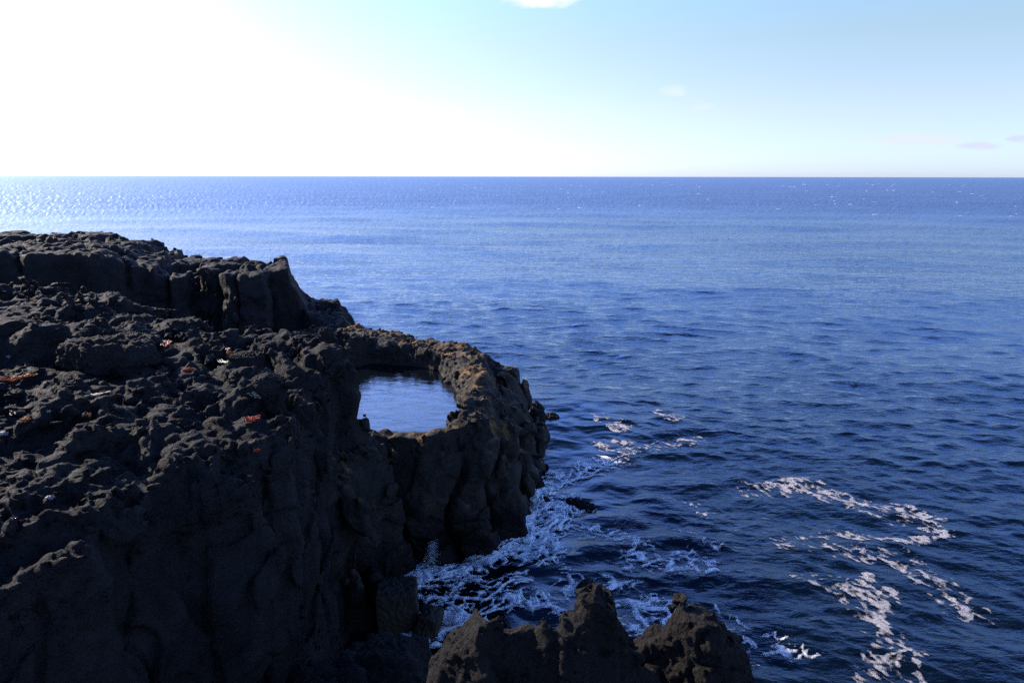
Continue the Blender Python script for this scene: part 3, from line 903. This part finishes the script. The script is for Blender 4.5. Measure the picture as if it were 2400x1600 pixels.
def foam_sheet(name, lines, box, step, mat, lace, seed, web_amt=0.6, blot_amt=0.5, base=1.0, raise_=0.014, thick=0.02, widen=1.0, drift=1.0, lump=0.12):
    xs = np.arange(box[0], box[1], step, dtype=f32); ys = np.arange(box[2], box[3], step, dtype=f32)
    X, Y = np.meshgrid(xs, ys, indexing='ij')
    wx = X + 0.22 * noise(X, Y, 0 * X, 0.9, seed) + 0.07 * noise(X, Y, 0 * X, 0.3, seed + 1)
    wy = Y + 0.22 * noise(X, Y, 0 * X, 0.9, seed + 2) + 0.07 * noise(X, Y, 0 * X, 0.3, seed + 3)
    D = np.zeros_like(X)
    for P, w, inten in lines:
        d = line_dist(wx, wy, P)
        D = np.maximum(D, inten * np.exp(-(d / (w * widen)) ** 2))
    ux = X + 0.35 * noise(X, Y, 0 * X, 0.8, seed + 4); uy = Y + 0.35 * noise(X, Y, 0 * X, 0.8, seed + 5)
    n1 = np.abs(noise(ux, uy * 1.25, 0 * X, lace, seed + 6))
    n2 = np.abs(noise(ux, uy * 1.25, 0 * X, lace * 0.42, seed + 7))
    n3 = noise(X, Y, 0 * X, 0.10, seed + 8)
    web = np.maximum(1 - 3.2 * n1, 0.85 * (1 - 3.2 * n2))          # bright along thin winding lines
    A = (X * 0.60 - Y * 0.80) * drift; B = (X * 0.80 + Y * 0.60)        # drawn out along the drift
    blot = 0.55 * noise(A, B, 0 * X, 0.17, seed + 9) + 0.42 * noise(A, B, 0 * X, 0.085, seed + 8) + 0.45 * noise(A, B, 0 * X, 0.42, seed + 11)
    val = D * base + web_amt * web * sstep(0.05, 0.30, D) + blot_amt * blot * sstep(0.04, 0.25, D)
    film = np.clip((val - 0.50) / 0.70, 0, 1)
    ok = val > 0.52
    a = ok[:-1, :-1] & ok[1:, :-1] & ok[1:, 1:] & ok[:-1, 1:]
    need = np.zeros_like(ok)
    need[:-1, :-1] |= a; need[1:, :-1] |= a; need[1:, 1:] |= a; need[:-1, 1:] |= a
    idx = np.full(X.shape, -1, np.int32); idx[need] = np.arange(need.sum(), dtype=np.int32)
    x, y, z, c = wave(X[need], Y[need])
    z = z + raise_ + thick * np.clip(val[need] - 0.6, 0, 1.0) * (1 + 0.8 * noise(x, y, 0 * x, lump, seed + 10))
    i, j = np.nonzero(a)
    Q = np.stack([idx[i, j], idx[i + 1, j], idx[i + 1, j + 1], idx[i, j + 1]], 1)
    o = mesh_from(name, np.stack([x, y, z], 1), Q, mat, attrs={'film': film[need]})
    return tag(o, kind='stuff')


surf = [
    (pl((955, 1385), (975, 1365), (1000, 1335), (1012, 1300)), 0.38, 0.9),
    (pl((1000, 1345), (1060, 1345), (1110, 1335), (1150, 1310), (1185, 1280), (1215, 1245)), 0.38, 0.78),
    (pl((1215, 1240), (1235, 1200), (1255, 1165), (1275, 1150)), 0.46, 1.0),
    (pl((1235, 1250), (1270, 1230), (1300, 1200), (1330, 1180)), 0.6, 0.85),
    (pl((1200, 1290), (1240, 1275), (1270, 1260), (1260, 1310)), 0.55, 0.72),
    (pl((1020, 1500), (1045, 1470), (1075, 1475), (1110, 1490)), 0.50, 0.95),
    (pl((1000, 1400), (1050, 1420), (1110, 1400), (1200, 1410), (1300, 1400)), 0.55, 0.38),
    (pl((1000, 1345), (1080, 1370), (1150, 1380), (1220, 1370)), 0.45, 0.42),
    (pl((1290, 1430), (1240, 1420), (1180, 1430), (1120, 1450)), 0.5, 0.42),
    (pl((1330, 1350), (1360, 1370), (1340, 1385)), 0.3, 0.45),
    (pl((1410, 1420), (1440, 1380), (1490, 1400), (1530, 1430), (1570, 1470)), 0.6, 0.42),
    (pl((1470, 1500), (1530, 1480), (1590, 1440)), 0.5, 0.45),
    (pl((1700, 1470), (1730, 1490), (1760, 1510), (1810, 1515), (1860, 1530), (1915, 1525)), 0.28, 0.30),
    (pl((1760, 1530), (1800, 1560), (1830, 1600)), 0.30, 0.20),
    (pl((1690, 1435), (1730, 1455), (1790, 1480), (1850, 1500)), 0.26, 0.26),
    (pl((1280, 1130), (1330, 1110), (1390, 1095), (1420, 1088)), 0.6, 0.48),
    (pl((1590, 1240), (1640, 1270), (1690, 1285)), 0.35, 0.24),
    (pl((1500, 1310), (1560, 1330), (1620, 1310), (1660, 1330)), 0.6, 0.38),
    (pl((1320, 1240), (1420, 1250), (1500, 1280)), 0.5, 0.33),
    (pl((1560, 1170), (1620, 1180), (1650, 1210)), 0.5, 0.22),
]
foam_sheet('surf_foam', surf, (-4.0, 9.0, 10.5, 27.0), 0.026, M_FOAM, 0.55, 101, 0.70, 0.45, base=0.92, thick=0.085, widen=1.25, lump=0.28)
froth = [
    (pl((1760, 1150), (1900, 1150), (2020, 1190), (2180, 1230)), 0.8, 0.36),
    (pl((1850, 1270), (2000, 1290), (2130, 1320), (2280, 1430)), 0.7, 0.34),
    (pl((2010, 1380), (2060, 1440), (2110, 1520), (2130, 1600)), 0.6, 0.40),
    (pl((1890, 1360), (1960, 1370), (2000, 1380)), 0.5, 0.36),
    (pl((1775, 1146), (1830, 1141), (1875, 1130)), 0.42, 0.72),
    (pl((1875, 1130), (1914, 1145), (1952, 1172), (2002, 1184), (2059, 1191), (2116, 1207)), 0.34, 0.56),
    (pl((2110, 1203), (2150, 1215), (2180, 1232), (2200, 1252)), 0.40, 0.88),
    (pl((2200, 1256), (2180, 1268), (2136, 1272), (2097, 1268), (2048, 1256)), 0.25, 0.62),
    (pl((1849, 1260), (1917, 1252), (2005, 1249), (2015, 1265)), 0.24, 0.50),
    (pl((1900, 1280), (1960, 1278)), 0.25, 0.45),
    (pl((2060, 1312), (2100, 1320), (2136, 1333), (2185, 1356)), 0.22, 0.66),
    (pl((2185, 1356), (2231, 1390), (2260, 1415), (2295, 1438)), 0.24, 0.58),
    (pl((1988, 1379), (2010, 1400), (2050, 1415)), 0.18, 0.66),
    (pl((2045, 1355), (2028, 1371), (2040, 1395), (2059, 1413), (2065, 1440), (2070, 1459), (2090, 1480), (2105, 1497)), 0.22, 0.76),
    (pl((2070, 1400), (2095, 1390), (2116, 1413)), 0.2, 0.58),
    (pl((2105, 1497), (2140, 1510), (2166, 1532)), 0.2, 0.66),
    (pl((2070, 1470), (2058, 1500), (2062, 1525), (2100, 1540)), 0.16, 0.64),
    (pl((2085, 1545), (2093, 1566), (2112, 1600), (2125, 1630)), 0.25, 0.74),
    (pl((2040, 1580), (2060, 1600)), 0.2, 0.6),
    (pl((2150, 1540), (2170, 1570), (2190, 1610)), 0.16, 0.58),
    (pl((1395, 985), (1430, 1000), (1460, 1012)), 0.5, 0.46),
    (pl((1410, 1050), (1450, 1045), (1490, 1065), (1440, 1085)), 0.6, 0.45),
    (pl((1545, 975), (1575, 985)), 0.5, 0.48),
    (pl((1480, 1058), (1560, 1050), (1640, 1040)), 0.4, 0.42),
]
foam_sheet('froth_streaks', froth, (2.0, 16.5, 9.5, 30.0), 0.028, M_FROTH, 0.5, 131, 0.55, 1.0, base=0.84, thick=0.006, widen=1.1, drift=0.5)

# spray thrown up where the swell hits the rocks
def spray(name, px, py, h, w, seed, n=900):
    x0, y0 = at_z(px, py, 0)
    rr = np.random.default_rng(seed)
    V = []; Q = []
    for i in range(n):
        t = rr.random() ** 2.0
        c = np.array([x0 + rr.normal(0, w * (0.55 - 0.3 * t)) + 0.12 * t, y0 + rr.normal(0, w * 0.5), 0.02 + h * t])
        s_ = 0.006 + 0.018 * rr.random() ** 2 * (1 - 0.6 * t)
        b = len(V)
        q = rr.normal(size=(4, 3)); q /= np.linalg.norm(q, axis=1, keepdims=True)
        for v in q: V.append(c + v * s_ * np.array([1, 1, 1.6]))
        for tri in ((0, 1, 2), (0, 2, 3), (0, 3, 1), (1, 3, 2)): Q.append([b + k for k in tri])
    return tag(mesh_from(name, np.array(V), np.array(Q), M_SPRAY), kind='stuff')


spray('sea_spray', 1008, 1334, 0.75, 0.20, 1, 3500)
spray('sea_spray', 1210, 1245, 0.45, 0.20, 2, 1200)
spray('sea_spray', 965, 1372, 0.35, 0.22, 3, 1200)
spray('sea_spray', 1245, 1190, 0.35, 0.30, 5, 1600)
spray('sea_spray', 1120, 1330, 0.28, 0.30, 6, 1400)
spray('sea_spray', 1050, 1480, 0.40, 0.36, 4, 3000)


def whitecaps():
    """small broken crests far out, one mass of flecks"""
    rr = np.random.default_rng(5)
    V = []; Q = []
    for _ in range(120):
        D = 210 * (1200 / 210) ** rr.random()
        az = rr.triangular(-0.35, 0.55, 0.68)
        if rr.random() < 0.25: az = rr.uniform(-0.6, 0.68)
        x, y = D * math.sin(az), D * math.cos(az)
        w_ = rr.uniform(0.35, 1.2) * (0.5 + D / 500); h_ = rr.uniform(0.08, 0.20) * (0.5 + D / 500)
        _, _, zz_, _ = wave(np.array([x]), np.array([y]))
        b = len(V); n = 7
        for k in range(n):
            t = k / (n - 1) * 2 - 1; e = math.sqrt(max(0, 1 - t * t)) * rr.uniform(0.7, 1.1)
            bx = x + t * w_; by = y + 0.15 * w_ * t * t + rr.normal(0, 0.03)
            V += [(bx, by - 0.5 * h_ * e - 0.02, zz_[0] - 0.02), (bx, by, zz_[0] + h_ * e + 0.01), (bx, by + 0.5 * h_ * e + 0.02, zz_[0] - 0.02)]
        for k in range(n - 1):
            a = b + k * 3
            Q += [(a, a + 3, a + 4, a + 1), (a + 1, a + 4, a + 5, a + 2)]
    return tag(mesh_from('whitecaps', np.array(V), np.array(Q), M_SPRAY), kind='stuff')


whitecaps()

# ------------------------------------------------------------------ world, sun, camera
w = bpy.data.worlds.new('World'); sc.world = w; w.use_nodes = True
nt = w.node_tree; nt.nodes.clear(); L = nt.links.new
sky = nt.nodes.new('ShaderNodeTexSky'); sky.sky_type = 'NISHITA'; sky.sun_disc = False
sky.sun_elevation = SUN_EL; sky.sun_rotation = -SUN_AZ
sky.altitude = 0; sky.air_density = 0.55; sky.dust_density = 0.42; sky.ozone_density = 5.0
bg = nt.nodes.new('ShaderNodeBackground'); bg.inputs[1].default_value = 0.12
wo = nt.nodes.new('ShaderNodeOutputWorld')
tcw = nt.nodes.new('ShaderNodeTexCoord')


def cloud(col, px, py, wpx, hpx, amount, colr, seed):
    """a small cloud in the sky at a bearing: soft ellipse broken up by noise"""
    d = ray(px, py); d = d / np.linalg.norm(d)
    r = ray(px + 100, py); r = r / np.linalg.norm(r) - d; r /= np.linalg.norm(r)
    u = np.cross(r, d)
    def dot(v, s):
        n = nt.nodes.new('ShaderNodeVectorMath'); n.operation = 'DOT_PRODUCT'
        L(tcw.outputs['Generated'], n.inputs[0]); n.inputs[1].default_value = tuple(v)
        return mth(nt, 'MULTIPLY', n.outputs['Value'], s)
    a = mth(nt, 'SUBTRACT', dot(r, FPX / wpx), float(np.dot(d, r)) * FPX / wpx)
    b = mth(nt, 'SUBTRACT', dot(u, FPX / hpx), float(np.dot(d, u)) * FPX / hpx)
    front = mth(nt, 'GREATER_THAN', dot(d, 1.0), 0.7)
    rad = mth(nt, 'ADD', mth(nt, 'MULTIPLY', a, a), mth(nt, 'MULTIPLY', b, b))
    mp = nt.nodes.new('ShaderNodeMapping'); L(tcw.outputs['Generated'], mp.inputs[0])
    mp.inputs['Scale'].default_value = (24, 24, 60); mp.inputs['Location'].default_value = (seed, seed * 2, 0)
    n = N(nt, 'ShaderNodeTexNoise', Scale=1.6, Detail=6.0, Roughness=0.6); L(mp.outputs[0], n.inputs['Vector'])
    v = mth(nt, 'SUBTRACT', mth(nt, 'ADD', n.outputs[0], 0.35), mth(nt, 'MULTIPLY', rad, 0.5))
    f = mth(nt, 'MULTIPLY', mth(nt, 'MULTIPLY', mrange(nt, v, 0.42, 0.85), front), amount)
    return mixc(nt, f, col, colr)


# sky graded by height: paled low, bright band added above view for water reflections
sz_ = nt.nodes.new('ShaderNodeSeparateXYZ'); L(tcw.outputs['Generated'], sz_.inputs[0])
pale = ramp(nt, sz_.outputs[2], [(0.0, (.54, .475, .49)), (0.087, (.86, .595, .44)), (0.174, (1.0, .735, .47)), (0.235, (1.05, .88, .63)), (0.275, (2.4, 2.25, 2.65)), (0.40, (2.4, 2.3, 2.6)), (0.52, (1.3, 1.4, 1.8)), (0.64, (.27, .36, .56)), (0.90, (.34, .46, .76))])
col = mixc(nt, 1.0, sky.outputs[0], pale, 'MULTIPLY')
CL = 2.4
col = cloud(col, 1265, 0, 95, 22, 0.95, (CL, CL, CL), 1.0)
col = cloud(col, 1575, 212, 36, 15, 0.32, (CL, CL * 0.95, CL * 0.95), 2.0)
col = cloud(col, 1650, 248, 32, 11, 0.18, (CL, CL * 0.93, CL * 0.95), 3.0)
col = cloud(col, 2140, 324, 110, 14, 0.6, (CL * 0.78, CL * 0.77, CL * 0.86), 4.0)
col = cloud(col, 2295, 338, 45, 9, 0.7, (CL * 0.66, CL * 0.68, CL * 0.82), 5.0)
col = cloud(col, 2395, 322, 30, 10, 0.7, (CL * 0.64, CL * 0.66, CL * 0.82), 6.0)
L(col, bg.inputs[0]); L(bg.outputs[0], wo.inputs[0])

sl = bpy.data.lights.new('sun', 'SUN'); sl.energy = 3.5; sl.angle = R(0.53); sl.color = (1.0, 0.90, 0.78)
so = bpy.data.objects.new('sun', sl); COL.objects.link(so)
sd = Vector((-math.sin(SUN_AZ) * math.cos(SUN_EL), math.cos(SUN_AZ) * math.cos(SUN_EL), math.sin(SUN_EL)))
so.rotation_euler = sd.to_track_quat('Z', 'Y').to_euler()
so.location = (-20, 20, 30)

cd = bpy.data.cameras.new('camera'); cd.sensor_width = 36.0; cd.lens = 24.0
cd.clip_start = 0.1; cd.clip_end = 100000
co = bpy.data.objects.new('camera', cd); COL.objects.link(co)
co.location = (0, 0, CAM_Z)
from mathutils import Matrix
co.rotation_euler = (Matrix.Rotation(math.pi / 2 - PITCH, 3, 'X') @ Matrix.Rotation(ROLL, 3, 'Z')).to_euler()
sc.camera = co

sc.view_settings.view_transform = 'Standard'; sc.view_settings.look = 'None'
sc.view_settings.exposure = 1.95; sc.view_settings.gamma = 1.0
sc.cycles.max_bounces = 6
sc.cycles.use_denoising = False
